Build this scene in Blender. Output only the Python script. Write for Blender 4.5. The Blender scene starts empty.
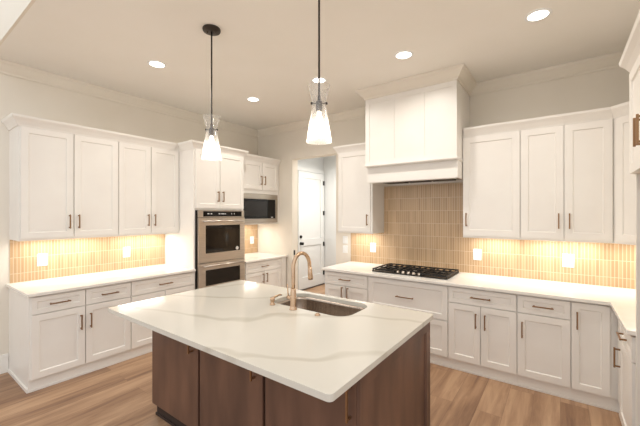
import bpy, bmesh, math, random
from mathutils import Vector, Matrix
C = bpy.context.scene.collection
SC = bpy.context.scene
PI = math.pi
random.seed(4)

# ------------------------------------------------------------------ camera, sky, exposure
cam_d = bpy.data.cameras.new('camera')
cam = bpy.data.objects.new('camera', cam_d)
C.objects.link(cam)
cam.location = (0, 0, 1.637)
cam.rotation_euler = (PI / 2, 0, 0.63)
cam_d.sensor_width = 36
cam_d.lens = 329.5 / 640 * 36
cam_d.shift_y = 0.9 / 640
cam_d.clip_start = 0.05
SC.camera = cam
SC.view_settings.view_transform = 'Standard'
SC.view_settings.look = 'None'
SC.view_settings.gamma = 1
SC.view_settings.use_curve_mapping = False
SC.view_settings.exposure = 0.2

world = bpy.data.worlds.new('world')
SC.world = world
world.use_nodes = True
bg = world.node_tree.nodes['Background']
bg.inputs['Color'].default_value = (0.965, 0.985, 1.0, 1)
bg.inputs['Strength'].default_value = 1.12


def area(name, loc, sx, sy, power, col, rot=(0, 0, 0), parent=None, spread=PI, shape='RECTANGLE'):
    d = bpy.data.lights.new(name, 'AREA')
    d.shape = shape
    d.size = sx
    d.size_y = sy
    d.energy = power
    d.color = col
    d.spread = spread
    o = bpy.data.objects.new(name, d)
    C.objects.link(o)
    o.location = loc
    o.rotation_euler = rot
    if parent:
        o.parent = parent
    return o


POWER_DOWN = 6.5      # each recessed downlight
POWER_PEND = 3.5       # each pendant bulb
POWER_STRIP = 5.0      # under-cabinet strips, per metre
WARM = (1.0, 0.90, 0.76)


# ------------------------------------------------------------------ materials
def lin(r, g, b):
    return tuple(((c / 255) / 12.92 if c / 255 <= 0.04045 else ((c / 255 + 0.055) / 1.055) ** 2.4) for c in (r, g, b)) + (1,)


def mat(name, col, rough=0.5, metal=0.0, **kw):
    m = bpy.data.materials.new(name)
    m.use_nodes = True
    b = m.node_tree.nodes['Principled BSDF']
    b.inputs['Base Color'].default_value = col
    b.inputs['Roughness'].default_value = rough
    b.inputs['Metallic'].default_value = metal
    for k, v in kw.items():
        b.inputs[k].default_value = v
    return m


def nodes(m):
    return m.node_tree.nodes, m.node_tree.links, m.node_tree.nodes['Principled BSDF']


def noisy(m, col_a, col_b, scale=(4, 4, 4), detail=4, lo=0.35, hi=0.65, bump=0.0):
    n, l, b = nodes(m)
    tc = n.new('ShaderNodeTexCoord')
    mp = n.new('ShaderNodeMapping')
    mp.inputs['Scale'].default_value = scale
    nz = n.new('ShaderNodeTexNoise')
    nz.inputs['Scale'].default_value = 1
    nz.inputs['Detail'].default_value = detail
    rp = n.new('ShaderNodeValToRGB')
    rp.color_ramp.elements[0].position = lo
    rp.color_ramp.elements[1].position = hi
    rp.color_ramp.elements[0].color = col_a
    rp.color_ramp.elements[1].color = col_b
    l.new(tc.outputs['Object'], mp.inputs['Vector'])
    l.new(mp.outputs['Vector'], nz.inputs['Vector'])
    l.new(nz.outputs['Fac'], rp.inputs['Fac'])
    l.new(rp.outputs['Color'], b.inputs['Base Color'])
    if bump:
        bp = n.new('ShaderNodeBump')
        bp.inputs['Strength'].default_value = bump
        bp.inputs['Distance'].default_value = 0.002
        l.new(nz.outputs['Fac'], bp.inputs['Height'])
        l.new(bp.outputs['Normal'], b.inputs['Normal'])
    return m


M_cab = noisy(mat('white_paint_lacquer', lin(240, 236, 229), 0.38), lin(239, 234, 227), lin(242, 238, 231), (3, 3, 3))
M_wall = noisy(mat('wall_paint', lin(234, 226, 212), 0.85), lin(233, 225, 211), lin(236, 228, 215), (2, 2, 2))
M_ceil = noisy(mat('ceiling_paint', lin(241, 236, 226), 0.9), lin(243, 239, 231), lin(245, 241, 234), (2, 2, 2))
M_hall = mat('hall_paint', lin(224, 226, 226), 0.8)
M_door = mat('door_paint', lin(229, 230, 229), 0.5)
M_bronze = mat('brushed_bronze', lin(150, 116, 84), 0.42, 0.8)
M_gold = mat('champagne_bronze', lin(203, 174, 146), 0.24, 1.0)
M_steel = noisy(mat('brushed_steel', lin(190, 180, 168), 0.36, 1.0), lin(166, 157, 146), lin(182, 173, 162), (2, 2, 160))
M_ovensteel = noisy(mat('oven_steel', lin(205, 194, 180), 0.3, 1.0), lin(196, 186, 175), lin(214, 204, 193), (2, 2, 160))
M_sink = noisy(mat('sink_steel', lin(150, 143, 134), 0.26, 1.0), lin(165, 152, 140), lin(185, 172, 160), (90, 4, 4))
M_blackglass = mat('black_glass', lin(22, 19, 17), 0.07, 0.0, **{'Specular IOR Level': 0.25})
M_ovenglass = mat('oven_window_glass', lin(34, 28, 23), 0.06, 0.0, **{'Specular IOR Level': 0.3})
M_iron = mat('cast_iron', lin(26, 25, 25), 0.5, 0.2)
M_cookglass = mat('cooktop_tray', lin(48, 45, 42), 0.35, 0.5)
M_black = mat('black_metal', lin(30, 27, 25), 0.45, 0.4)
M_darkbronze = mat('dark_bronze', lin(62, 54, 48), 0.35, 0.7)
M_plate = mat('white_plastic', lin(246, 246, 244), 0.3)
M_slot = mat('slot_grey', lin(120, 116, 110), 0.5)
M_display = mat('display_ink', lin(205, 205, 205), 0.4)
M_sticker = mat('sticker_white', lin(225, 222, 215), 0.5)
M_thresh = mat('threshold_dark', lin(70, 60, 52), 0.5)
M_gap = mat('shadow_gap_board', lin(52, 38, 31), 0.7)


def emis(name, col, s):
    m = bpy.data.materials.new(name)
    m.use_nodes = True
    n, l = m.node_tree.nodes, m.node_tree.links
    n.clear()
    e = n.new('ShaderNodeEmission')
    e.inputs['Color'].default_value = col
    e.inputs['Strength'].default_value = s
    o = n.new('ShaderNodeOutputMaterial')
    l.new(e.outputs[0], o.inputs[0])
    return m


M_lamp = emis('downlight_lens', (1, 0.95, 0.86, 1), 6)
M_bulb = emis('bulb_glow', (1, 0.92, 0.78, 1), 5)
M_strip = emis('led_strip', (1, 0.92, 0.78, 1), 5)


def make_glass():
    m = bpy.data.materials.new('seeded_glass')
    m.use_nodes = True
    n, l = m.node_tree.nodes, m.node_tree.links
    n.clear()
    tr = n.new('ShaderNodeBsdfTransparent')
    tr.inputs['Color'].default_value = (0.97, 0.96, 0.94, 1)
    gl = n.new('ShaderNodeBsdfGlossy')
    gl.inputs['Roughness'].default_value = 0.12
    tl = n.new('ShaderNodeBsdfTranslucent')
    tl.inputs['Color'].default_value = (0.7, 0.68, 0.66, 1)
    df = n.new('ShaderNodeBsdfDiffuse')
    df.inputs['Color'].default_value = (1, 0.98, 0.95, 1)
    lw = n.new('ShaderNodeLayerWeight')
    lw.inputs['Blend'].default_value = 0.45
    tc = n.new('ShaderNodeTexCoord')
    vz = n.new('ShaderNodeTexVoronoi')
    vz.inputs['Scale'].default_value = 95
    rp = n.new('ShaderNodeValToRGB')
    rp.color_ramp.elements[0].position = 0.1
    rp.color_ramp.elements[0].color = (0.22, 0.22, 0.22, 1)
    rp.color_ramp.elements[1].position = 0.35
    rp.color_ramp.elements[1].color = (0.0, 0.0, 0.0, 1)
    l.new(tc.outputs['Object'], vz.inputs['Vector'])
    l.new(vz.outputs['Distance'], rp.inputs['Fac'])
    ad = n.new('ShaderNodeMath')
    ad.operation = 'MULTIPLY_ADD'
    ad.inputs[1].default_value = 0.32
    ad.inputs[2].default_value = 0.12
    l.new(lw.outputs['Facing'], ad.inputs[0])
    a0 = n.new('ShaderNodeMath')
    a0.operation = 'ADD'
    a0.use_clamp = True
    l.new(ad.outputs[0], a0.inputs[0])
    l.new(rp.outputs['Color'], a0.inputs[1])
    a1 = n.new('ShaderNodeMixShader')
    l.new(tl.outputs[0], a1.inputs[1])
    l.new(df.outputs[0], a1.inputs[2])
    a2 = n.new('ShaderNodeMixShader')
    l.new(a0.outputs[0], a2.inputs['Fac'])
    l.new(tr.outputs[0], a2.inputs[1])
    l.new(a1.outputs[0], a2.inputs[2])
    a3 = n.new('ShaderNodeMixShader')
    a3.inputs['Fac'].default_value = 0.06
    l.new(a2.outputs[0], a3.inputs[1])
    l.new(gl.outputs[0], a3.inputs[2])
    o = n.new('ShaderNodeOutputMaterial')
    l.new(a3.outputs[0], o.inputs[0])
    return m


M_glass = make_glass()


def make_floor():
    m = mat('oak_planks', lin(180, 140, 105), 0.42)
    n, l, b = nodes(m)
    tc = n.new('ShaderNodeTexCoord')
    mp = n.new('ShaderNodeMapping')
    mp.inputs['Rotation'].default_value = (0, 0, PI / 2)
    l.new(tc.outputs['Object'], mp.inputs['Vector'])
    br = n.new('ShaderNodeTexBrick')
    br.offset = 0.37
    br.inputs['Scale'].default_value = 1
    br.inputs['Brick Width'].default_value = 1.5
    br.inputs['Row Height'].default_value = 0.19
    br.inputs['Mortar Size'].default_value = 0.0012
    br.inputs['Mortar Smooth'].default_value = 0.3
    br.inputs['Color1'].default_value = (0.0, 0.0, 0.0, 1)
    br.inputs['Color2'].default_value = (1, 1, 1, 1)
    br.inputs['Mortar'].default_value = (0.3, 0.3, 0.3, 1)
    l.new(mp.outputs['Vector'], br.inputs['Vector'])
    mp2 = n.new('ShaderNodeMapping')
    mp2.inputs['Scale'].default_value = (14, 1.3, 1)
    l.new(tc.outputs['Object'], mp2.inputs['Vector'])
    nz = n.new('ShaderNodeTexNoise')
    nz.inputs['Scale'].default_value = 1.0
    nz.inputs['Detail'].default_value = 6
    nz.inputs['Roughness'].default_value = 0.62
    nz.inputs['Distortion'].default_value = 0.6
    # each plank shifts the grain
    ad = n.new('ShaderNodeVectorMath')
    ad.operation = 'MULTIPLY_ADD'
    ad.inputs[1].default_value = (7, 9, 3)
    l.new(br.outputs['Color'], ad.inputs[0])
    l.new(mp2.outputs['Vector'], ad.inputs[2])
    l.new(ad.outputs[0], nz.inputs['Vector'])
    mx = n.new('ShaderNodeMix')
    mx.data_type = 'FLOAT'
    mx.inputs[0].default_value = 0.8
    l.new(br.outputs['Color'], mx.inputs[2])
    l.new(nz.outputs['Fac'], mx.inputs[3])
    rp = n.new('ShaderNodeValToRGB')
    e = rp.color_ramp.elements
    e[0].position = 0.30
    e[0].color = lin(120, 88, 66)
    e[1].position = 0.68
    e[1].color = lin(188, 153, 121)
    k = e.new(0.48)
    k.color = lin(159, 124, 95)
    l.new(mx.outputs[0], rp.inputs['Fac'])
    dk = n.new('ShaderNodeMix')
    dk.data_type = 'RGBA'
    dk.inputs[7].default_value = lin(122, 92, 70)
    l.new(br.outputs['Fac'], dk.inputs[0])
    l.new(rp.outputs['Color'], dk.inputs[6])
    l.new(dk.outputs[2], b.inputs['Base Color'])
    bp = n.new('ShaderNodeBump')
    bp.inputs['Strength'].default_value = 0.15
    bp.inputs['Distance'].default_value = 0.002
    l.new(nz.outputs['Fac'], bp.inputs['Height'])
    l.new(bp.outputs['Normal'], b.inputs['Normal'])
    return m


M_floor = make_floor()


def make_tile():
    m = mat('stick_mosaic_tile', lin(190, 150, 110), 0.3)
    n, l, b = nodes(m)
    tc = n.new('ShaderNodeTexCoord')
    sp = n.new('ShaderNodeSeparateXYZ')
    cb = n.new('ShaderNodeCombineXYZ')
    l.new(tc.outputs['Object'], sp.inputs[0])
    l.new(sp.outputs['X'], cb.inputs['X'])
    l.new(sp.outputs['Z'], cb.inputs['Y'])
    br = n.new('ShaderNodeTexBrick')
    br.offset = 0
    br.inputs['Scale'].default_value = 1
    br.inputs['Brick Width'].default_value = 0.029
    br.inputs['Row Height'].default_value = 0.168
    br.inputs['Mortar Size'].default_value = 0.0032
    br.inputs['Mortar Smooth'].default_value = 0.4
    br.inputs['Color1'].default_value = lin(184, 150, 113)
    br.inputs['Color2'].default_value = lin(202, 169, 131)
    br.inputs['Mortar'].default_value = lin(220, 199, 168)
    l.new(cb.outputs[0], br.inputs['Vector'])
    l.new(br.outputs['Color'], b.inputs['Base Color'])
    bp = n.new('ShaderNodeBump')
    bp.invert = True
    bp.inputs['Strength'].default_value = 0.25
    bp.inputs['Distance'].default_value = 0.003
    l.new(br.outputs['Fac'], bp.inputs['Height'])
    l.new(bp.outputs['Normal'], b.inputs['Normal'])
    return m


M_tile = make_tile()


def make_quartz():
    m = mat('veined_quartz', lin(236, 231, 220), 0.13)
    n, l, b = nodes(m)
    tc = n.new('ShaderNodeTexCoord')
    mp = n.new('ShaderNodeMapping')
    mp.inputs['Rotation'].default_value = (0, 0, -0.5)
    mp.inputs['Location'].default_value = (0.37, 0.22, 0)
    l.new(tc.outputs['Object'], mp.inputs['Vector'])
    wv = n.new('ShaderNodeTexWave')
    wv.wave_type = 'BANDS'
    wv.bands_direction = 'Y'
    wv.inputs['Scale'].default_value = 0.62
    wv.inputs['Distortion'].default_value = 6.0
    wv.inputs['Detail'].default_value = 3
    wv.inputs['Detail Scale'].default_value = 1.3
    wv.inputs['Detail Roughness'].default_value = 0.55
    l.new(mp.outputs['Vector'], wv.inputs['Vector'])
    rp = n.new('ShaderNodeValToRGB')
    e = rp.color_ramp.elements
    e[0].position = 0.0
    e[0].color = (1, 1, 1, 1)
    e[1].position = 0.03
    e[1].color = (0, 0, 0, 1)
    l.new(wv.outputs['Fac'], rp.inputs['Fac'])
    nz = n.new('ShaderNodeTexNoise')
    nz.inputs['Scale'].default_value = 2.1
    nz.inputs['Detail'].default_value = 3
    l.new(tc.outputs['Object'], nz.inputs['Vector'])
    mm = n.new('ShaderNodeMath')
    mm.operation = 'MULTIPLY'
    l.new(rp.outputs['Color'], mm.inputs[0])
    l.new(nz.outputs['Fac'], mm.inputs[1])
    mx = n.new('ShaderNodeMix')
    mx.data_type = 'RGBA'
    mx.inputs[6].default_value = lin(212, 207, 196)
    mx.inputs[7].default_value = lin(180, 172, 156)
    l.new(mm.outputs[0], mx.inputs[0])
    l.new(mx.outputs[2], b.inputs['Base Color'])
    return m


M_quartz = make_quartz()
M_quartz_plain = noisy(mat('white_quartz', lin(240, 236, 228), 0.18), lin(238, 233, 225), lin(243, 239, 232), (5, 5, 5))
M_wood = noisy(mat('stained_maple', lin(118, 84, 66), 0.42), lin(90, 65, 53), lin(118, 86, 69), (7, 7, 1.6), 5, 0.32, 0.68, 0.05)


# ------------------------------------------------------------------ mesh helpers
def box(bm, x0, x1, y0, y1, z0, z1):
    v = [bm.verts.new((x, y, z)) for z in (z0, z1) for y in (y0, y1) for x in (x0, x1)]
    for f in ((0, 2, 3, 1), (4, 5, 7, 6), (0, 1, 5, 4), (2, 6, 7, 3), (0, 4, 6, 2), (1, 3, 7, 5)):
        bm.faces.new([v[i] for i in f])
    return v


def obj(name, bm, m, parent=None, smooth=False, bevel=0.0):
    me = bpy.data.meshes.new(name)
    bmesh.ops.recalc_face_normals(bm, faces=bm.faces)
    bm.to_mesh(me)
    bm.free()
    me.materials.append(m)
    if smooth:
        for p in me.polygons:
            p.use_smooth = True
    o = bpy.data.objects.new(name, me)
    C.objects.link(o)
    if parent:
        o.parent = parent
    if bevel:
        md = o.modifiers.new('bevel', 'BEVEL')
        md.width = bevel
        md.segments = 2
        md.limit_method = 'ANGLE'
    return o


def boxes(name, lst, m, parent=None, bevel=0.0):
    bm = bmesh.new()
    for b in lst:
        box(bm, *b)
    return obj(name, bm, m, parent, bevel=bevel)


def thing(name, label, cat, loc=(0, 0, 0), rz=0.0, group=None):
    o = bpy.data.objects.new(name, None)
    o.empty_display_size = 0.1
    C.objects.link(o)
    o.location = loc
    o.rotation_euler = (0, 0, rz)
    return tag(o, label, cat, group)


def tag(o, label, cat, group=None):
    o['label'] = label
    o['category'] = cat
    if group:
        o['group'] = group
    return o


def struct(o):
    o['kind'] = 'structure'
    return o


def ring(bm, pts):
    return [bm.verts.new(p) for p in pts]


def skin_rings(bm, rings, closed=True, cap0=True, cap1=True):
    for a, b in zip(rings, rings[1:]):
        n = len(a)
        for i in range(n if closed else n - 1):
            j = (i + 1) % n
            bm.faces.new((a[i], a[j], b[j], b[i]))
    if cap0:
        bm.faces.new(list(reversed(rings[0])))
    if cap1:
        bm.faces.new(rings[-1])


def lathe(bm, prof, c=(0, 0), n=24, cap0=True, cap1=True):
    rings = [ring(bm, [(c[0] + r * math.cos(2 * PI * i / n), c[1] + r * math.sin(2 * PI * i / n), z) for i in range(n)]) for r, z in prof]
    skin_rings(bm, rings, True, cap0, cap1)


def tube(bm, pts, rad, n=12, cap=True):
    pts = [Vector(p) for p in pts]
    rads = rad if isinstance(rad, (list, tuple)) else [rad] * len(pts)
    rings = []
    nrm = None
    for i, p in enumerate(pts):
        t = (pts[min(i + 1, len(pts) - 1)] - pts[max(i - 1, 0)]).normalized()
        if nrm is None:
            nrm = t.orthogonal().normalized()
        nrm = (nrm - t * nrm.dot(t)).normalized()
        bn = t.cross(nrm)
        rings.append(ring(bm, [p + (nrm * math.cos(2 * PI * k / n) + bn * math.sin(2 * PI * k / n)) * rads[i] for k in range(n)]))
    skin_rings(bm, rings, True, cap, cap)


def sweep(name, path, prof, m, parent=None, side=1, skip0=False, skip1=False):
    """mitred moulding: path = [(x,y)...] in plan, prof = closed [(out, z)...]; out is to the right (side=1) of the path"""
    P = [Vector((p[0], p[1])) for p in path]
    bm = bmesh.new()
    rings = []
    for i, p in enumerate(P):
        d0 = (P[i] - P[i - 1]).normalized() if i > 0 else None
        d1 = (P[i + 1] - P[i]).normalized() if i < len(P) - 1 else None
        n0 = Vector((d0.y, -d0.x)) * side if d0 else None
        n1 = Vector((d1.y, -d1.x)) * side if d1 else None
        if n0 is None:
            off = n1
        elif n1 is None:
            off = n0
        else:
            off = (n0 + n1) / (1 + n0.dot(n1))
        rings.append(ring(bm, [(p.x + off.x * o, p.y + off.y * o, z) for o, z in prof]))
    if skip0:      # start at the mitre
        bmesh.ops.delete(bm, geom=rings.pop(0), context='VERTS')
    if skip1:      # end at the mitre
        bmesh.ops.delete(bm, geom=rings.pop(), context='VERTS')
    skin_rings(bm, rings)
    return obj(name, bm, m, parent)


def shaker(bm, x0, x1, z0, z1, rail=0.058, rec=0.009, t=0.02, y0=0.0):
    """door or drawer front in the plane y=y0 (front, facing -y), recessed flat panel with a small inner bevel"""
    a = [(x0, z0), (x1, z0), (x1, z1), (x0, z1)]
    b = [(x0 + rail, z0 + rail), (x1 - rail, z0 + rail), (x1 - rail, z1 - rail), (x0 + rail, z1 - rail)]
    c = [(p[0] + s[0] * 0.006, p[1] + s[1] * 0.006) for p, s in zip(b, ((1, 1), (-1, 1), (-1, -1), (1, -1)))]
    A = ring(bm, [(x, y0, z) for x, z in a])
    B = ring(bm, [(x, y0, z) for x, z in b])
    Cc = ring(bm, [(x, y0 + rec, z) for x, z in c])
    D = ring(bm, [(x, y0 + t, z) for x, z in a])
    for i in range(4):
        j = (i + 1) % 4
        bm.faces.new((A[i], A[j], B[j], B[i]))
        bm.faces.new((B[i], B[j], Cc[j], Cc[i]))
        bm.faces.new((A[j], A[i], D[i], D[j]))
    bm.faces.new(Cc)
    bm.faces.new(list(reversed(D)))


def pull(parent, cx, cz, vertical, length=0.15, y=0.0, r=0.0055, out=0.033, m=None):
    """bar pull on two posts, in front of plane y"""
    bm = bmesh.new()
    h = length / 2
    if vertical:
        box(bm, cx - r, cx + r, y - out - r, y - out + r, cz - h, cz + h)
        for s in (-1, 1):
            z = cz + s * (h - 0.012)
            box(bm, cx - r, cx + r, y - out + r, y, z - r, z + r)
    else:
        box(bm, cx - h, cx + h, y - out - r, y - out + r, cz - r, cz + r)
        for s in (-1, 1):
            x = cx + s * (h - 0.012)
            box(bm, x - r, x + r, y - out + r, y, cz - r, cz + r)
    return obj('handle', bm, m or M_bronze, parent, bevel=0.0015)


G = 0.005   # reveal round each front


def door(parent, x0, x1, z0, z1, handle=None, hz=None, rail=0.058):
    """handle: 'L' / 'R' edge, hz: centre height"""
    bm = bmesh.new()
    shaker(bm, x0 + G, x1 - G, z0, z1, rail)
    d = obj('door', bm, M_cab, parent)
    if handle:
        pull(d, x0 + 0.042 if handle == 'L' else x1 - 0.042, hz, True, 0.15)
    return d


def drawer(parent, x0, x1, z0, z1, rail=0.042, length=0.165, hz=None):
    bm = bmesh.new()
    shaker(bm, x0 + G, x1 - G, z0, z1, rail)
    d = obj('drawer', bm, M_cab, parent)
    pull(d, (x0 + x1) / 2, (z0 + z1) / 2 if hz is None else hz, False, length)
    return d


# ------------------------------------------------------------------ room shell
XW, YW, XR, CEIL = -4.636, 4.354, 1.09, 3.2
YK = 0.725                    # where the kitchen ceiling ends towards the living room
struct(boxes('floor', [(-6, 4, -3.5, 8, -0.1, 0)], M_floor))
struct(boxes('ceiling', [(XW - 0.1, XR + 0.1, YK, YW + 0.1, CEIL, CEIL + 0.1)], M_ceil))
struct(boxes('trim_1', [(XW - 0.1, XR + 0.1, YK - 0.02, YK - 0.0005, CEIL - 0.0, CEIL + 0.55)], M_wall))     # drop face up to the higher ceiling
struct(boxes('wall_left', [(XW - 0.12, XW, -1.6, 8, 0, CEIL + 0.6)], M_wall))
OX0, OX1, OZ = -3.775, -2.862, 2.594
struct(boxes('wall_back', [(XW, OX0, YW, YW + 0.15, 0, CEIL), (OX1, XR + 0.12, YW, YW + 0.15, 0, CEIL), (OX0, OX1, YW, YW + 0.15, OZ, CEIL)], M_wall))
struct(boxes('wall_right', [(XR, XR + 0.12, 1.6, YW, 0, CEIL)], M_wall))
# hallway beyond the opening
HX, HY = -4.50, 6.30
struct(boxes('wall_hall_side', [(HX - 0.1, HX, YW + 0.15, HY, 0, 3.1)], M_hall))
struct(boxes('wall_hall_end', [(HX - 0.1, -2.3, HY, HY + 0.1, 0, 3.1)], M_hall))
struct(boxes('ceiling_hall', [(HX - 0.1, -2.3, YW + 0.15, HY + 0.1, 3.1, 3.2)], M_hall))
struct(boxes('wall_hall_right', [(-2.4, -2.3, YW + 0.15, HY, 0, 3.1)], M_hall))

CROWN = [(0, 3.078), (0.012, 3.078), (0.016, 3.10), (0.03, 3.112), (0.07, 3.158), (0.088, 3.172), (0.094, 3.198), (0, 3.198)]
HX0, HX1, HYF = -2.0, -0.898, 3.724          # hood box
struct(sweep('trim_2', [(XW + 0.002, YK), (XW + 0.002, YW - 0.002), (HX0, YW - 0.002)], CROWN, M_wall))
struct(sweep('trim_3', [(HX1, YW - 0.002), (XR - 0.002, YW - 0.002), (XR - 0.002, 1.6)], CROWN, M_wall))
struct(boxes('baseboard_left', [(XW, XW + 0.016, -1.6, 0.858, 0, 0.17), (XW, XW + 0.012, -1.6, 0.858, 0.17, 0.19)], M_cab))
struct(boxes('baseboard_back', [(XW + 0.75, OX0, YW - 0.015, YW, 0, 0.14)], M_cab))
struct(boxes('baseboard_hall', [(HX, -2.4, HY - 0.015, HY, 0, 0.14)], M_door))
# door casing
struct(boxes('trim_4', [(HX, HX + 0.02, 5.26, 5.345, 0, 2.65), (HX, HX + 0.02, 5.345, HY, 2.565, 2.65)], M_door))
struct(boxes('trim_5', [(HX, HX + 0.06, 5.345, HY, 0, 0.018)], M_thresh))

# hall door: leaf with two sunk panels, knob, deadbolt, four hinges
d1 = thing('door_1', 'white two-panel hallway door with black knob, seen through the opening', 'door', (HX + 0.04, 5.352, 0.02), PI / 2)
d1['kind'] = 'structure'
bm = bmesh.new()
W_, H_ = 0.925, 2.535
xs = [0, 0.13, W_ - 0.13, W_]
zs = [0, 0.25, 0.92, 1.07, H_ - 0.14, H_]
for (a, b, c, d) in ((0, W_, 0, zs[1]), (0, W_, zs[2], zs[3]), (0, W_, zs[4], zs[5])):
    box(bm, a, b, 0, 0.035, c, d)
for c, d in ((zs[1], zs[2]), (zs[3], zs[4])):
    box(bm, 0, xs[1], 0, 0.035, c, d)
    box(bm, xs[2], W_, 0, 0.035, c, d)
    box(bm, xs[1], xs[2], 0.016, 0.033, c, d)
obj('leaf', bm, M_door, d1, bevel=0.004)
bm = bmesh.new()
tube(bm, [(0.065, 0, 0.985), (0.065, -0.012, 0.985)], 0.034, 16)
tube(bm, [(0.065, -0.01, 0.985), (0.065, -0.035, 0.985), (0.065, -0.045, 0.985), (0.065, -0.07, 0.985), (0.065, -0.075, 0.985)], [0.012, 0.012, 0.03, 0.03, 0.02], 16)
obj('knob', bm, M_black, d1)
bm = bmesh.new()
tube(bm, [(0.065, 0, 1.13), (0.065, -0.02, 1.13), (0.065, -0.024, 1.13)], [0.032, 0.032, 0.024], 16)
box(bm, 0.058, 0.072, -0.04, -0.02, 1.118, 1.142)
obj('deadbolt', bm, M_black, d1)
for z in (0.25, 0.92, 1.635, 2.33):
    bm = bmesh.new()
    tube(bm, [(W_ - 0.008, -0.008, z - 0.05), (W_ - 0.008, -0.008, z + 0.05)], 0.011, 10)
    box(bm, W_ - 0.045, W_ - 0.006, -0.003, 0.004, z - 0.05, z + 0.05)
    obj('hinge', bm, M_black, d1)
tag(boxes('strike_plate', [(OX0, OX0 + 0.006, YW + 0.04, YW + 0.075, 0.915, 1.0)], M_black), 'small black strike plate on the left jamb of the hallway opening', 'strike plate')


# ------------------------------------------------------------------ backsplashes (local X along the wall)
t = boxes('backsplash', [(0, 1.665, 0, 0.008, 0.914, 1.368)], M_tile)
t.location = (XW + 0.008, 0.868, 0)
t.rotation_euler = (0, 0, PI / 2)
tag(t, 'tan stick-tile backsplash on the left wall with two outlets', 'backsplash')
t = boxes('backsplash', [(0, 0.955, 0, 0.008, 0.9145, 1.461)], M_tile)
t.location = (XW + 0.008, 3.39, 0)
t.rotation_euler = (0, 0, PI / 2)
tag(t, 'small tan stick-tile backsplash below the built-in microwave', 'backsplash')
bm = bmesh.new()
box(bm, -2.587, XR, 0, 0.008, 0.914, 1.368)
box(bm, -2.036, -0.9, 0, 0.008, 1.368, 2.026)
t = obj('backsplash', bm, M_tile)
t.location = (0, YW - 0.009, 0)
tag(t, 'tan stick-tile backsplash behind the gas cooktop, running up to the hood', 'backsplash')


# ------------------------------------------------------------------ base cabinets
ZD0, ZD1, ZS0, ZS1 = 0.118, 0.703, 0.714, 0.868      # door and drawer heights
BASE_TOP = 0.884


def base_body(t, w, depth, x0=0.0, toe_end=False):
    boxes('body', [(x0, w, 0.0205, depth, 0.112, BASE_TOP)], M_cab, t)
    boxes('toe_kick', [(x0, w, 0.036, depth, 0, 0.112), (x0, w, 0.026, 0.036, 0, 0.018)], M_cab, t)


XF, YF = -3.896, 3.614
DL = XF - XW - 0.001
DB = YW - YF - 0.001
# left run
t = thing('base_cabinet', 'white base cabinet at the far left end with two drawers over two doors', 'cabinet', (XF, 0.862, 0), PI / 2)
w = 0.879
base_body(t, w, DL)
drawer(t, 0.01, 0.44, ZS0, ZS1)
drawer(t, 0.44, w, ZS0, ZS1)
door(t, 0.01, 0.44, ZD0, ZD1, 'R', 0.553)
door(t, 0.44, w, ZD0, ZD1, 'L', 0.553)
boxes('end_trim', [(-0.012, -0.0, 0.03, DL - 0.02, 0, 0.03)], M_cab, t)
t = thing('base_cabinet', 'white base cabinet with one wide drawer, left of the wall ovens', 'cabinet', (XF, 1.742, 0), PI / 2)
w = 0.79
base_body(t, w, DL)
drawer(t, 0, w, ZS0, ZS1)
door(t, 0, w / 2, ZD0, ZD1, 'R', 0.553)
door(t, w / 2, w, ZD0, ZD1, 'L', 0.553)
# below the microwave
t = thing('base_cabinet', 'white base cabinet under the built-in microwave beside the hallway opening', 'cabinet', (XF, 3.387, 0), PI / 2)
w = 0.94
base_body(t, w, DL)
drawer(t, 0.02, 0.82, ZS0, ZS1, length=0.15)
door(t, 0.02, 0.42, ZD0, ZD1, 'R', 0.6)
door(t, 0.42, 0.82, ZD0, ZD1, 'L', 0.6)
boxes('filler', [(0.825, w, 0.0, 0.0205, 0.112, BASE_TOP)], M_cab, t)
# back run
t = thing('base_cabinet', 'narrow white base cabinet left of the cooktop, nearest the hallway opening', 'cabinet', (-2.556, YF, 0))
w = 0.648
base_body(t, w, DB)
drawer(t, 0, w, ZS0, ZS1)
door(t, 0, w / 2, ZD0, ZD1, 'R', 0.62)
door(t, w / 2, w, ZD0, ZD1, 'L', 0.62)
t = thing('base_cabinet', 'wide white base cabinet with two deep drawers directly under the cooktop', 'cabinet', (-1.907, YF, 0))
w = 0.947
base_body(t, w, DB)
drawer(t, 0, w, 0.506, ZS1, 0.058, 0.21)
drawer(t, 0, w, ZD0, 0.495, 0.058, 0.21)
t = thing('base_cabinet', 'white base cabinet right of the cooktop with one drawer over two doors', 'cabinet', (-0.959, YF, 0))
w = 0.628
base_body(t, w, DB)
drawer(t, 0, w, ZS0, ZS1, length=0.185)
door(t, 0, w / 2, ZD0, ZD1, 'R', 0.56)
door(t, w / 2, w, ZD0, ZD1, 'L', 0.56)
t = thing('base_cabinet', 'white base cabinet with a single drawer over a single door', 'cabinet', (-0.330, YF, 0))
w = 0.405
base_body(t, w, DB)
drawer(t, 0, w, ZS0, ZS1, length=0.16)
door(t, 0, w, ZD0, ZD1, 'L', 0.557)
t = thing('base_cabinet', 'white corner base cabinet with one full-height door and no drawer', 'cabinet', (0.0755, YF, 0))
w = 1.013
base_body(t, w, DB)
door(t, 0, 0.262, ZD0, ZS1, 'L', 0.72, rail=0.052)
# return along the right wall (faces -x)
t = thing('base_cabinet', 'white base cabinet at the right edge, on the return beside the refrigerator panel', 'cabinet', (0.36, 3.33, 0), -PI / 2)
w = 0.532
base_body(t, w, XR - 0.36 - 0.001, -0.275)
drawer(t, 0, w, ZS0, ZS1, length=0.165)
door(t, 0, w, ZD0, ZD1, 'L', 0.565)


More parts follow.
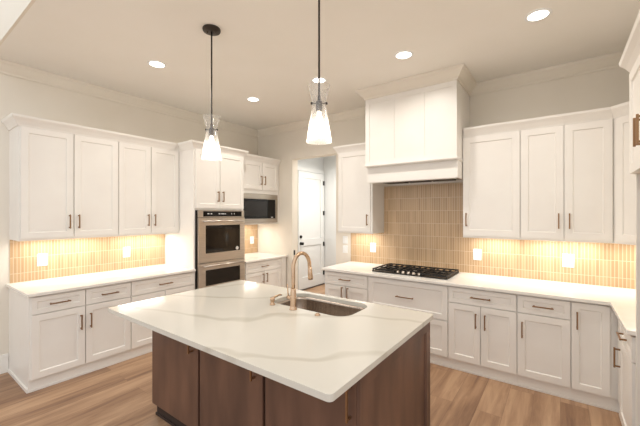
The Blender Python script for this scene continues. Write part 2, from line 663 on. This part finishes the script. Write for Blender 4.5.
# ------------------------------------------------------------------ worktops
def slab(name, pts, z0, z1, m, label, bevel=0.004, hole=None):
    bm = bmesh.new()
    lo = ring(bm, [(x, y, z0) for x, y in pts])
    hi = ring(bm, [(x, y, z1) for x, y in pts])
    n = len(pts)
    for i in range(n):
        bm.faces.new((lo[i], lo[(i + 1) % n], hi[(i + 1) % n], hi[i]))
    if hole:
        hl = ring(bm, [(x, y, z0) for x, y in hole])
        hh = ring(bm, [(x, y, z1) for x, y in hole])
        k = len(hole)
        for i in range(k):
            bm.faces.new((hl[(i + 1) % k], hl[i], hh[i], hh[(i + 1) % k]))
        for a, b in ((lo, hl), (hi, hh)):
            ed = []
            for loop in (a, b):
                for i in range(len(loop)):
                    e = bm.edges.get((loop[i], loop[(i + 1) % len(loop)]))
                    ed.append(e)
            bmesh.ops.triangle_fill(bm, edges=ed, use_beauty=True)
    else:
        bm.faces.new(list(reversed(lo)))
        bm.faces.new(hi)
    o = obj(name, bm, m, bevel=bevel)
    return tag(o, label, 'countertop')


def rrect(x0, x1, y0, y1, r, n=8):
    out = []
    for cx, cy, a in ((x1 - r, y1 - r, 0), (x0 + r, y1 - r, PI / 2), (x0 + r, y0 + r, PI), (x1 - r, y0 + r, 1.5 * PI)):
        for i in range(n + 1):
            b = a + PI / 2 * i / n
            out.append((cx + r * math.cos(b), cy + r * math.sin(b)))
    return out


TOP = 0.914
XC, YC = -3.866, 3.584
slab('countertop', [(XW + 0.001, 0.842), (XC, 0.842), (XC, 2.536), (XW + 0.001, 2.536)], BASE_TOP, TOP, M_quartz_plain, 'long white quartz countertop along the left wall')
slab('countertop', [(XW + 0.001, 3.387), (XC, 3.387), (XC, 4.352), (XW + 0.001, 4.352)], BASE_TOP, TOP, M_quartz_plain, 'short white quartz countertop below the microwave')
slab('countertop', [(-2.585, YC), (0.333, YC), (0.333, 2.783), (XR - 0.001, 2.783), (XR - 0.001, YW - 0.001), (-2.585, YW - 0.001)], BASE_TOP, TOP, M_quartz_plain, 'L-shaped white quartz countertop under the gas cooktop')


# ------------------------------------------------------------------ upper cabinets
ZU0, ZU1, UB, UT = 1.392, 2.498, 1.37, 2.56
UCROWN = [(-0.004, 2.502), (0.006, 2.502), (0.010, 2.515), (0.030, 2.55), (0.052, 2.578), (0.058, 2.6), (-0.004, 2.6)]


def upper_body(t, w, depth, x0=0.0, b=UB, top=2.595):
    boxes('body', [(x0, w, 0.0205, depth, b, top)], M_cab, t)


def cab_crown(t, path, side=1, skip0=False, skip1=False):
    o = sweep('crown_molding', path, UCROWN, M_cab, t, side, skip0, skip1)
    o.data.transform((Matrix.Translation(t.location) @ t.rotation_euler.to_matrix().to_4x4()).inverted())
    return o


UL = XW + 0.38
t = thing('upper_cabinet', 'white two-door wall cabinet at the far left end', 'cabinet', (UL, 0.866, 0), PI / 2)
w = 0.891
upper_body(t, w, 0.379)
door(t, 0.008, 0.448, ZU0, ZU1, 'R', 1.556)
door(t, 0.448, w, ZU0, ZU1, 'L', 1.556)
cab_crown(t, [(XW + 0.002, 0.863), (UL - 0.018, 0.863), (UL - 0.018, 1.7575)])
t = thing('upper_cabinet', 'white two-door wall cabinet adjoining the wall-oven tower', 'cabinet', (UL, 1.758, 0), PI / 2)
w = 0.778
upper_body(t, w, 0.379)
door(t, 0.004, 0.39, ZU0, ZU1, 'R', 1.558)
door(t, 0.39, w - 0.005, ZU0, ZU1, 'L', 1.558)
cab_crown(t, [(UL - 0.018, 1.7575), (UL - 0.018, 2.474)])
FU = YW - 0.38
t = thing('upper_cabinet', 'narrow white single-door wall cabinet left of the range hood', 'cabinet', (-2.585, FU, 0))
w = 0.545
upper_body(t, w, 0.379)
door(t, 0.008, 0.525, ZU0, ZU1, 'R', 1.556)
cab_crown(t, [(-2.588, YW - 0.002), (-2.588, FU + 0.018), (-2.015, FU + 0.018)])
t = thing('upper_cabinet', 'white single-door wall cabinet just right of the range hood', 'cabinet', (-0.895, FU, 0))
w = 0.56
upper_body(t, w, 0.379)
door(t, 0.0, w, ZU0, ZU1, 'L', 1.573, rail=0.066)
cab_crown(t, [(-0.878, FU + 0.018), (-0.3345, FU + 0.018)])
t = thing('upper_cabinet', 'white two-door wall cabinet at right over the countertop', 'cabinet', (-0.334, FU, 0))
w = 0.722
upper_body(t, w, 0.379)
door(t, 0.0, w / 2 + 0.003, ZU0, ZU1, 'R', 1.568, rail=0.062)
door(t, w / 2 + 0.003, w, ZU0, ZU1, 'L', 1.568, rail=0.062)
cab_crown(t, [(-0.3345, FU + 0.018), (0.3885, FU + 0.018), (0.40, FU + 0.0065)], skip1=True)
# diagonal corner cabinet
bm = bmesh.new()
cx0 = 0.3895
foot = [(cx0, FU + 0.0205), (XR - 0.38, FU - (XR - 0.38 - cx0) + 0.0205), (XR - 0.001, FU - (XR - 0.38 - cx0) + 0.0205), (XR - 0.001, YW - 0.001), (cx0, YW - 0.001)]
lo = ring(bm, [(x, y, UB) for x, y in foot])
hi = ring(bm, [(x, y, 2.595) for x, y in foot])
skin_rings(bm, [lo, hi])
t = thing('upper_cabinet', 'white diagonal corner wall cabinet, mostly hidden at the right edge', 'cabinet', (cx0, FU, 0))
ob = obj('body', bm, M_cab)
ob.parent = t
ob.matrix_parent_inverse = Matrix.Translation((cx0, FU, 0)).inverted()
dw = (XR - 0.38 - cx0) * math.sqrt(2)
dd = door(t, 0.012, dw - 0.02, ZU0, ZU1, 'R', 1.568, rail=0.06)
dd.rotation_euler = (0, 0, -PI / 4)
cab_crown(t, [(cx0 - 0.02, FU + 0.018), (cx0, FU + 0.018), (XR - 0.38, FU - (XR - 0.38 - cx0) + 0.018), (XR - 0.002, FU - (XR - 0.38 - cx0) + 0.018)], skip0=True)



# ------------------------------------------------------------------ wall-oven tower
TX = -3.9
t = thing('oven_cabinet', 'tall white cabinet tower housing the double wall oven', 'cabinet', (TX, 2.538, 0), PI / 2)
w = 0.846
TD = TX - XW - 0.001
bm = bmesh.new()
box(bm, 0, 0.022, 0.0205, TD, 0, 2.595)
box(bm, w - 0.012, w, 0.0205, TD, 0, 2.595)
box(bm, 0.022, w - 0.012, 0.0205, TD, 1.69, 2.595)
box(bm, 0.022, w - 0.012, 0.0205, TD, 0.1, 0.6)
box(bm, 0.022, w - 0.012, TD - 0.02, TD, 0.6, 1.69)
box(bm, 0.022, w - 0.012, 0.06, TD, 0, 0.1)
obj('body', bm, M_cab, t)
door(t, 0.02, 0.405, 1.716, ZU1, 'R', 1.88)
door(t, 0.405, w - 0.006, 1.716, ZU1, 'L', 1.88)
drawer(t, 0.02, w - 0.006, ZD0, 0.58, 0.058)
cab_crown(t, [(UL + 0.05, 2.535), (TX - 0.018, 2.535), (TX - 0.018, 3.387), (-4.01, 3.387)])

# double oven, front plane a little proud of the cabinet face
t = thing('double_wall_oven', 'stainless steel double wall oven with dark windows and a top control panel', 'oven', (TX, 2.568, 0), PI / 2)
w = 0.803
boxes('body', [(0.0, w, 0.0, 0.6, 0.602, 1.685)], M_black, t)  # black colour puts a shadow line round the oven fronts
cp = boxes('control_panel', [(0.009, w - 0.009, -0.024, -0.001, 1.590, 1.685)], M_ovensteel, t, 0.003)
pg = boxes('touch_glass', [(0.085, w - 0.06, -0.026, -0.0245, 1.600, 1.674)], M_blackglass, cp)
for x0, x1 in ((0.15, 0.18), (0.20, 0.225), (0.33, 0.36), (0.375, 0.43), (0.44, 0.455), (0.55, 0.562), (0.60, 0.612)):
    boxes('indicator', [(x0, x1, -0.0268, -0.0262, 1.632, 1.646)], M_display, cp)


def oven_door(z0, z1, wz0, wz1, hz):
    bm = bmesh.new()
    x0, x1 = 0.115, w - 0.098
    for a in ((0.009, x0, z0, z1), (x1, w - 0.009, z0, z1), (x0, x1, z0, wz0), (x0, x1, wz1, z1)):
        box(bm, a[0], a[1], -0.036, -0.001, a[2], a[3])
    d = obj('oven_door', bm, M_ovensteel, t)
    boxes('window', [(x0, x1, -0.033, -0.003, wz0, wz1)], M_ovenglass, d)
    bm = bmesh.new()
    tube(bm, [(0.06, -0.078, hz), (w - 0.06, -0.078, hz)], 0.013, 12)
    for x in (0.085, w - 0.085):
        tube(bm, [(x, -0.036, hz), (x, -0.078, hz)], 0.010, 10)
    obj('handle', bm, M_ovensteel, d, True)
    return d


ud = oven_door(0.975, 1.585, 1.100, 1.480, 1.537)
ld = oven_door(0.605, 0.968, 0.66, 0.872, 0.930)
bm = bmesh.new()
tube(bm, [(w - 0.15, -0.0345, 1.135), (w - 0.15, -0.0330, 1.135)], 0.026, 20)
obj('sticker', bm, M_sticker, ud)
boxes('nameplate', [(w / 2 - 0.06, w / 2 + 0.06, -0.0372, -0.036, 1.03, 1.045)], M_ovensteel, ud)
# wire racks seen faintly through the window
bm = bmesh.new()
for z in (1.22, 1.34):
    box(bm, 0.14, w - 0.13, -0.0022, -0.0012, z, z + 0.006)
obj('rack', bm, M_ovensteel, ud)

# ------------------------------------------------------------------ microwave cabinet and microwave
MX = -4.07
t = thing('upper_cabinet', 'short white two-door cabinet holding the microwave, beside the oven tower', 'cabinet', (MX, 3.387, 0), PI / 2)
w = 0.962
MD = MX - XW - 0.001
bm = bmesh.new()
box(bm, 0, 0.06, 0.0205, MD, 1.462, 2.595)
box(bm, w - 0.045, w, 0.0205, MD, 1.462, 2.595)
box(bm, 0.06, w - 0.045, 0.0205, MD, 1.975, 2.595)
box(bm, 0.06, w - 0.045, 0.0205, MD, 1.462, 1.484)
box(bm, 0.06, w - 0.045, MD - 0.02, MD, 1.484, 1.975)
obj('body', bm, M_cab, t)
door(t, 0.13, 0.545, 2.045, ZU1, 'R', 2.2)
door(t, 0.545, w - 0.03, 2.045, ZU1, 'L', 2.2)
cab_crown(t, [(MX - 0.018, 3.45), (MX - 0.018, 4.350)])

t = thing('microwave_oven', 'built-in stainless microwave with black glass door', 'microwave', (MX, 3.45, 1.486), PI / 2)
w = 0.849
H = 0.485
bm = bmesh.new()
box(bm, 0, 0.055, 0.0, 0.02, 0, H)
box(bm, w - 0.055, w, 0.0, 0.02, 0, H)
box(bm, 0.055, w - 0.055, 0.0, 0.02, 0, 0.07)
box(bm, 0.055, w - 0.055, 0.0, 0.02, H - 0.085, H)
obj('trim_frame', bm, M_steel, t, bevel=0.003)
boxes('body', [(0.055, w - 0.055, 0.02, 0.46, 0.03, H - 0.03)], M_steel, t)
dm = boxes('microwave_door', [(0.058, w - 0.058, 0.001, 0.019, 0.073, H - 0.088)], M_blackglass, t)
boxes('window', [(0.10, w - 0.26, -0.0005, 0.001, 0.115, H - 0.125)], M_ovenglass, dm)
boxes('vent', [(0.06, w - 0.06, -0.003, 0.0, H - 0.075 + k * 0.022, H - 0.066 + k * 0.022) for k in range(3)], M_steel, t)
boxes('button', [(w - 0.165, w - 0.115, -0.001, 0.001, 0.085, 0.10)], M_display, t)

# ------------------------------------------------------------------ range hood
t = thing('range_hood', 'tall white panelled range hood rising to the ceiling over the cooktop', 'range hood', (HX0, HYF, 0))
w = HX1 - HX0
hd = YW - HYF - 0.001
bm = bmesh.new()
box(bm, 0, w, 0.02, hd, 2.25, 3.196)
obj('body', bm, M_cab, t)
bm = bmesh.new()
st = 0.055
xs = [0, st, w / 3 - st / 2 + 0.01, w / 3 + st / 2 - 0.01, 2 * w / 3 - st / 2 + 0.01, 2 * w / 3 + st / 2 - 0.01, w - st, w]
box(bm, 0, w, 0.0, 0.0205, 2.25, 2.29)
box(bm, 0, w, 0.0, 0.0205, 3.02, 3.08)
for a, b in ((0, 1), (2, 3), (4, 5), (6, 7)):
    box(bm, xs[a], xs[b], 0.0, 0.0205, 2.29, 3.02)
for a, b in ((1, 2), (3, 4), (5, 6)):
    box(bm, xs[a], xs[b], 0.008, 0.0205, 2.29, 3.02)
obj('front_panel', bm, M_cab, t)
sh = sweep('ledge', [(0.0, hd), (0.0, 0.0), (w, 0.0), (w, 0.235)], [(-0.004, 2.225), (0.004, 2.225), (0.012, 2.238), (0.012, 2.252), (-0.004, 2.252)], M_cab, t)
boxes('apron', [(0.01, w - 0.003, 0.05, 0.072, 2.035, 2.249), (0.01, 0.03, 0.07, hd, 2.035, 2.249), (w - 0.023, w - 0.003, 0.07, hd, 2.035, 2.249)], M_cab, t)
boxes('liner', [(0.031, w - 0.024, 0.073, hd, 2.06, 2.09)], M_steel, t)
boxes('filter', [(0.10 + k * 0.30, 0.37 + k * 0.30, 0.14, 0.52, 2.046, 2.0605) for k in range(3)], M_black, t)
boxes('lip', [(0.031, w - 0.024, 0.0735, 0.09, 2.028, 2.0595), (0.031, w - 0.024, hd - 0.02, hd - 0.009, 2.04, 2.0595)], M_cab, t)
struct(sweep('trim_6', [(HX0 - 0.001, YW - 0.002), (HX0 - 0.001, HYF - 0.001), (HX1 + 0.001, HYF - 0.001), (HX1 + 0.001, YW - 0.002)], CROWN, M_wall))

# ------------------------------------------------------------------ refrigerator surround on the right wall
t = thing('refrigerator_cabinet', 'tall white refrigerator surround with a deep over-fridge cabinet, cut by the right edge', 'cabinet', (0.345, 2.782, 0), -PI / 2)
w = 0.94
FD = XR - 0.345 - 0.001
boxes('body', [(0.0, w, 0.0205, FD, 1.88, 2.595)], M_cab, t)
boxes('end_panel', [(0.0, 0.03, 0.03, FD, 0, 1.88)], M_cab, t)
boxes('end_panel', [(w - 0.03, w, 0.03, FD, 0, 1.88)], M_cab, t)
door(t, 0.004, w / 2, 1.883, ZU1, 'R', 2.062)
door(t, w / 2, w - 0.004, 1.883, ZU1, 'L', 2.062)
cab_crown(t, [(XR - 0.002, 2.785), (0.345 + 0.016, 2.785), (0.345 + 0.016, 2.782 - w)])


# ------------------------------------------------------------------ island
IX0, IX1, IY0, IY1 = -2.822, -0.737, 1.084, 2.412
SX0, SX1, SY0, SY1 = -1.945, -1.205, 1.945, 2.352
o = slab('island_countertop', rrect(IX0, IX1, IY0, IY1, 0.025, 5), 0.882, TOP, M_quartz, 'large veined white quartz countertop on the brown island', 0.003, rrect(SX0, SX1, SY0, SY1, 0.11, 8))

BX0, BX1, BY0, BY1 = -2.68, -0.757, 1.36, 2.385
t = thing('kitchen_island', 'dark brown stained wood island base in the middle of the kitchen', 'island', (BX0, BY0, 0))
w = BX1 - BX0
hd = BY1 - BY0
bm = bmesh.new()
# carcass left open around the sink bowl
sxa, sxb = SX0 - BX0 - 0.06, SX1 - BX0 + 0.06
box(bm, 0.0, sxa, 0.03, hd, 0.1, 0.8815)
box(bm, sxb, w - 0.021, 0.03, hd, 0.1, 0.8815)
box(bm, sxa, sxb, 0.03, SY0 - BY0 - 0.06, 0.1, 0.8815)
box(bm, sxa, sxb, hd - 0.012, hd, 0.1, 0.8815)
box(bm, sxa, sxb, SY0 - BY0 - 0.06, hd - 0.012, 0.1, 0.60)
obj('body', bm, M_wood, t)
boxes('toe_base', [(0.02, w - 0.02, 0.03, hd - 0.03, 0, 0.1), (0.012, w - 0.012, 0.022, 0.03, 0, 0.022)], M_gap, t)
pw = w / 3
for k in range(3):
    x0, x1 = k * pw + (0.0 if k == 0 else 0.012), (k + 1) * pw - (0.012 if k < 2 else 0.0215)
    bm = bmesh.new()
    box(bm, x0, x1, 0.0, 0.022, 0.102, 0.876)
    d = obj('door', bm, M_wood, t, bevel=0.003)
    pull(d, x1 - 0.062 + (0.028 if k == 2 else 0), 0.735, True, 0.165)
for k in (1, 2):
    boxes('gap_shade_strip', [(k * pw - 0.012, k * pw + 0.012, 0.022, 0.03, 0.102, 0.876)], M_gap, t)  # dark colour stands in for the shade deep between the fronts
# end panel, faces +x : built in its own local frame then turned
bm = bmesh.new()
shaker(bm, 0.0, hd, 0.02, 0.8815, 0.075, 0.014, 0.02)
ep = obj('end_panel', bm, M_wood, t)
ep.location = (w, 0.0, 0)
ep.rotation_euler = (0, 0, PI / 2)

# sink
bm = bmesh.new()
rings = []
for ins, z in ((-0.012, 0.8805), (0.002, 0.8805), (0.004, 0.86), (0.012, 0.70), (0.035, 0.672), (0.09, 0.664)):
    rings.append(ring(bm, [(x, y, z) for x, y in rrect(SX0 + ins, SX1 - ins, SY0 + ins, SY1 - ins, max(0.03, 0.11 - ins * 0.4), 8)]))
skin_rings(bm, rings, True, False, True)
t = thing('sink', 'undermount stainless steel sink with rounded corners set in the island', 'sink', ((SX0 + SX1) / 2, (SY0 + SY1) / 2, 0))
s = obj('bowl', bm, M_sink, t, True)
for v in s.data.vertices:
    v.co.x -= t.location.x
    v.co.y -= t.location.y
sd = s.modifiers.new('solid', 'SOLIDIFY')
sd.thickness = 0.002
bm = bmesh.new()
lathe(bm, [(0.045, 0.664), (0.045, 0.668), (0.035, 0.669), (0.03, 0.666)], (0, 0.04), 20)
obj('drain', bm, M_steel, t, True)

# faucet
FX, FY = -1.632, 1.895
t = thing('faucet', 'champagne bronze gooseneck kitchen faucet standing beside the island sink', 'faucet', (FX, FY, TOP))
bm = bmesh.new()
lathe(bm, [(0.029, 0.0), (0.029, 0.006), (0.024, 0.010), (0.023, 0.03), (0.022, 0.13), (0.019, 0.15), (0.0165, 0.16)], (0, 0), 24)
obj('base', bm, M_gold, t, True)
bm = bmesh.new()
R_ = 0.080
ang = math.radians(78)        # spout swings over the bowl
dx, dy = math.cos(ang), math.sin(ang)
pts = [(0, 0, 0.15), (0, 0, 0.20), (0, 0, 0.26), (0, 0, 0.315)]
for i in range(1, 15):
    a = PI - (PI * 1.0) * i / 14
    r = R_ * (1 + math.cos(a))
    pts.append((dx * r, dy * r, 0.315 + 0.105 * math.sin(a)))
e = pts[-1]
pts.append((e[0] + dx * 0.004, e[1] + dy * 0.004, e[2] - 0.02))
tube(bm, pts, 0.0145, 14)
obj('spout', bm, M_gold, t, True)
e = pts[-1]
bm = bmesh.new()
tube(bm, [(e[0], e[1], e[2] + 0.012), (e[0] + dx * 0.002, e[1] + dy * 0.002, e[2] - 0.03), (e[0] + dx * 0.006, e[1] + dy * 0.006, e[2] - 0.075), (e[0] + dx * 0.008, e[1] + dy * 0.008, e[2] - 0.09)], [0.016, 0.0175, 0.021, 0.019], 16)
obj('spray_head', bm, M_gold, t, True)
bm = bmesh.new()
tube(bm, [(-0.018, 0, 0.085), (-0.058, 0.0, 0.085), (-0.060, 0, 0.085)], [0.013, 0.013, 0.009], 12)
tube(bm, [(-0.05, 0, 0.088), (-0.054, 0.0, 0.12), (-0.060, 0, 0.185)], [0.0055, 0.005, 0.0045], 10)
obj('lever', bm, M_gold, t, True)

t = thing('soap_dispenser', 'short champagne bronze soap dispenser left of the faucet', 'soap dispenser', (-1.85, 1.895, TOP))
bm = bmesh.new()
lathe(bm, [(0.022, 0), (0.022, 0.006), (0.016, 0.01), (0.016, 0.035), (0.019, 0.036), (0.019, 0.055), (0.012, 0.06)], (0, 0), 20)
obj('base', bm, M_gold, t, True)
bm = bmesh.new()
tube(bm, [(0, 0, 0.05), (0.0, 0.03, 0.058), (0.0, 0.085, 0.064), (0.0, 0.105, 0.058)], [0.009, 0.008, 0.007, 0.006], 12)
obj('nozzle', bm, M_gold, t, True)
bm = bmesh.new()
lathe(bm, [(0.021, TOP), (0.021, TOP + 0.005), (0.014, TOP + 0.007), (0.014, TOP + 0.013), (0.011, TOP + 0.015)], (-1.40, 1.89), 20)
tag(obj('disposal_button', bm, M_gold, None, True), 'small round bronze push button on the countertop right of the faucet', 'button')

# ------------------------------------------------------------------ gas cooktop
t = thing('gas_cooktop', 'stainless gas cooktop with black cast iron grates on the back countertop', 'cooktop', (-1.455, 3.995, TOP))
hw, hy = 0.457, 0.265
boxes('tray', [(-hw, hw, -hy, hy, 0.0005, 0.012)], M_cookglass, t, 0.003)
BUR = [(-0.31, -0.12, 0.04), (-0.31, 0.13, 0.05), (0, 0.06, 0.06), (0.31, -0.12, 0.05), (0.31, 0.13, 0.04)]
for x, y, r in BUR:
    bm = bmesh.new()
    lathe(bm, [(r, 0.012), (r, 0.02), (r * 0.8, 0.022)], (x, y), 20)
    b = obj('burner', bm, M_steel, t, True)
    bm = bmesh.new()
    lathe(bm, [(r * 0.72, 0.022), (r * 0.72, 0.028), (r * 0.6, 0.031)], (x, y), 20)
    obj('cap', bm, M_iron, b, True)
for k in (-1, 0, 1):
    bm = bmesh.new()
    xa, xb = k * 0.304 - 0.149, k * 0.304 + 0.149
    ya, yb = (-hy + 0.012, hy - 0.01) if k else (-hy + 0.085, hy - 0.01)
    z0, z1, r = 0.028, 0.043, 0.007
    for y in (ya, yb):
        box(bm, xa, xb, y - r, y + r, z0, z1)
    for x in (xa + r, xb - r):
        box(bm, x - r, x + r, ya, yb, z0, z1)
    for f in (0.25, 0.5, 0.75):
        x = xa + (xb - xa) * f
        box(bm, x - 0.005, x + 0.005, ya, yb, z0 + 0.003, z1)
    for f in (0.33, 0.67):
        y = ya + (yb - ya) * f
        box(bm, xa, xb, y - 0.005, y + 0.005, z0 + 0.003, z1)
    for x in (xa + r, xb - r):
        for y in (ya, yb):
            box(bm, x - r, x + r, y - r, y + r, 0.012, z0)
    obj('grate', bm, M_iron, t)
for k in range(5):
    bm = bmesh.new()
    lathe(bm, [(0.022, 0.012), (0.022, 0.016), (0.018, 0.018), (0.016, 0.036), (0.013, 0.038)], (-0.13 + k * 0.065, -hy + 0.042), 18)
    obj('knob', bm, M_steel, t, True)


# ------------------------------------------------------------------ pendants
def pendant(x, y, label):
    t = thing('pendant_light', label, 'pendant light', (x, y, 0), 0.63, 'hourglass pendants over the island')
    bm = bmesh.new()
    lathe(bm, [(0.072, 3.1995), (0.074, 3.19), (0.070, 3.178), (0.02, 3.174)], (0, 0), 28)
    for sx in (-0.035, 0.035):
        lathe(bm, [(0.007, 3.176), (0.005, 3.168)], (sx, 0), 10)
    obj('canopy', bm, M_darkbronze, t, True)
    bm = bmesh.new()
    lathe(bm, [(0.0065, 3.176), (0.0065, 2.40), (0.010, 2.395), (0.010, 2.36)], (0, 0), 12)
    obj('rod', bm, M_darkbronze, t, True)
    bm = bmesh.new()
    lathe(bm, [(0.012, 2.365), (0.02, 2.358), (0.022, 2.345), (0.020, 2.30), (0.017, 2.296)], (0, 0), 18)
    tube(bm, [(-0.047, 0, 2.348), (0.047, 0, 2.348)], 0.004, 8)
    for s in (-1, 1):
        lathe(bm, [(0.007, 2.341), (0.008, 2.348), (0.007, 2.355)], (s * 0.047, 0), 10)
    obj('socket', bm, M_darkbronze, t)
    bm = bmesh.new()
    prof = [(0.071, 2.462), (0.062, 2.425), (0.050, 2.385), (0.0415, 2.352), (0.045, 2.33), (0.053, 2.28), (0.068, 2.19), (0.083, 2.098)]
    lathe(bm, prof, (0, 0), 36, False, False)
    g = obj('glass_shade', bm, M_glass, t, True)
    bm = bmesh.new()
    lathe(bm, [(0.012, 2.296), (0.014, 2.275), (0.026, 2.245), (0.030, 2.222), (0.026, 2.20), (0.012, 2.187), (0.003, 2.185)], (0, 0), 20)
    obj('bulb', bm, M_bulb, t, True)
    d = bpy.data.lights.new('pendant_bulb', 'POINT')
    d.energy = POWER_PEND
    d.color = WARM
    d.shadow_soft_size = 0.03
    o = bpy.data.objects.new('pendant_bulb', d)
    C.objects.link(o)
    o.parent = t
    o.location = (0, 0, 2.165)


pendant(-2.38, 1.71, 'seeded-glass hourglass pendant with its round canopy in view, the left one')
pendant(-1.254, 1.71, 'seeded-glass hourglass pendant nearer the range hood, the right one')


# ------------------------------------------------------------------ recessed lights
def downlight(x, y, label, z=CEIL, power=POWER_DOWN):
    t = thing('recessed_light', label, 'ceiling light', (x, y, z), 0, 'round recessed ceiling lights')
    bm = bmesh.new()
    lathe(bm, [(0.092, -0.0005), (0.09, -0.006), (0.072, -0.008), (0.070, -0.001)], (0, 0), 28, False, False)
    obj('trim_ring', bm, M_plate, t, True)
    bm = bmesh.new()
    lathe(bm, [(0.071, -0.0005), (0.071, -0.004)], (0, 0), 28)
    obj('lens', bm, M_lamp, t)
    area('downlight', (0, 0, -0.012), 0.13, 0.13, power, (1.0, 0.95, 0.88), (0, 0, 0), t, math.radians(150), 'DISK')


downlight(-3.397, 1.775, 'round recessed ceiling light nearest the left wall, above the left counter')
downlight(-3.377, 3.09, 'round recessed ceiling light between the two pendants, in front of the ovens')
downlight(-2.275, 3.10, 'round recessed ceiling light seen right behind the right pendant rod')
downlight(-1.242, 3.10, 'round recessed ceiling light just in front of the range hood')
downlight(-0.141, 1.775, 'added unseen recessed light over the aisle between island and refrigerator, above the frame')  # added out of view to warm the island's right face and aisle floor
downlight(-0.141, 3.10, 'round recessed ceiling light at upper right, largest in the photo')


downlight(-3.3, 5.5, 'added unseen recessed light brightening the hallway, hidden above the opening', 3.1, 36)  # unseen lamp added to brighten the hallway


# ------------------------------------------------------------------ under-cabinet lights
def strip(loc, rz, length, label):
    t = thing('under_cabinet_light', label, 'light strip', loc, rz, 'slim light bars under the wall cabinets')
    boxes('housing', [(-length / 2, length / 2, -0.012, 0.012, -0.008, -0.0005)], M_plate, t)
    boxes('diffuser', [(-length / 2 + 0.01, length / 2 - 0.01, -0.009, 0.009, -0.011, -0.0081)], M_strip, t)
    area('strip_glow', (0, 0, -0.014), length - 0.04, 0.02, POWER_STRIP * length, (1.0, 0.97, 0.92), (0, 0, 0), t)


strip((XW + 0.16, 1.31, UB), PI / 2, 0.72, 'slim light bar under the far left wall cabinet')
strip((XW + 0.16, 2.145, UB), PI / 2, 0.62, 'slim light bar under the wall cabinet next to the ovens')
strip((XW + 0.2, 3.87, 1.462), PI / 2, 0.62, 'slim light bar under the microwave cabinet')
strip((-2.31, YW - 0.16, UB), 0, 0.4, 'slim light bar under the cabinet left of the hood')
strip((-0.615, YW - 0.16, UB), 0, 0.44, 'slim light bar under the single-door cabinet right of the hood')
strip((0.03, YW - 0.16, UB), 0, 0.6, 'slim light bar under the two-door cabinet at right')
strip((0.72, YW - 0.2, UB), 0, 0.45, 'slim light bar under the diagonal corner cabinet')


# ------------------------------------------------------------------ outlets and switches
def outlet(loc, rz, label, kind='outlet', w=0.09, h=0.135):
    t = thing('wall_outlet' if kind == 'outlet' else 'light_switch', label, 'outlet' if kind == 'outlet' else 'switch', loc, rz)
    boxes('plate', [(-w / 2, w / 2, -0.006, -0.0005, -h / 2, h / 2)], M_plate, t, 0.002)
    if kind == 'outlet':
        f = boxes('receptacle', [(-0.019, 0.019, -0.008, -0.006, -0.042, 0.042)], M_plate, t)
        boxes('slots', [(x - 0.002, x + 0.002, -0.0088, -0.008, z - 0.006, z + 0.006) for z in (-0.022, 0.022) for x in (-0.007, 0.007)], M_slot, f)
    else:
        n = max(1, round(w / 0.09))
        for k in range(n):
            c = (k - (n - 1) / 2) * 0.046
            boxes('rocker', [(c - 0.016, c + 0.016, -0.010, -0.006, -0.034, 0.034)], M_plate, t)


TW = XW + 0.0085
TB = YW - 0.0095
outlet((TW, 1.134, 1.13), PI / 2, 'white outlet on the left backsplash under the far left cabinet')
outlet((TW, 2.010, 1.133), PI / 2, 'white outlet on the left backsplash nearer the wall ovens')
outlet((TW, 4.20, 1.150), PI / 2, 'white outlet on the small backsplash below the microwave')
outlet((-2.206, TB, 1.146), 0, 'white outlet on the backsplash just left of the cooktop')
outlet((-0.811, TB, 1.145), 0, 'white outlet on the backsplash just right of the cooktop')
outlet((0.068, TB, 1.145), 0, 'white double switch plate on the backsplash at far right', 'switch', 0.1, 0.14)
outlet((-2.69, YW, 1.235), 0, 'white wall switch above another beside the hallway opening', 'switch', 0.085, 0.115)
outlet((-2.69, YW, 1.09), 0, 'white wall switch below another beside the hallway opening', 'switch', 0.085, 0.115)
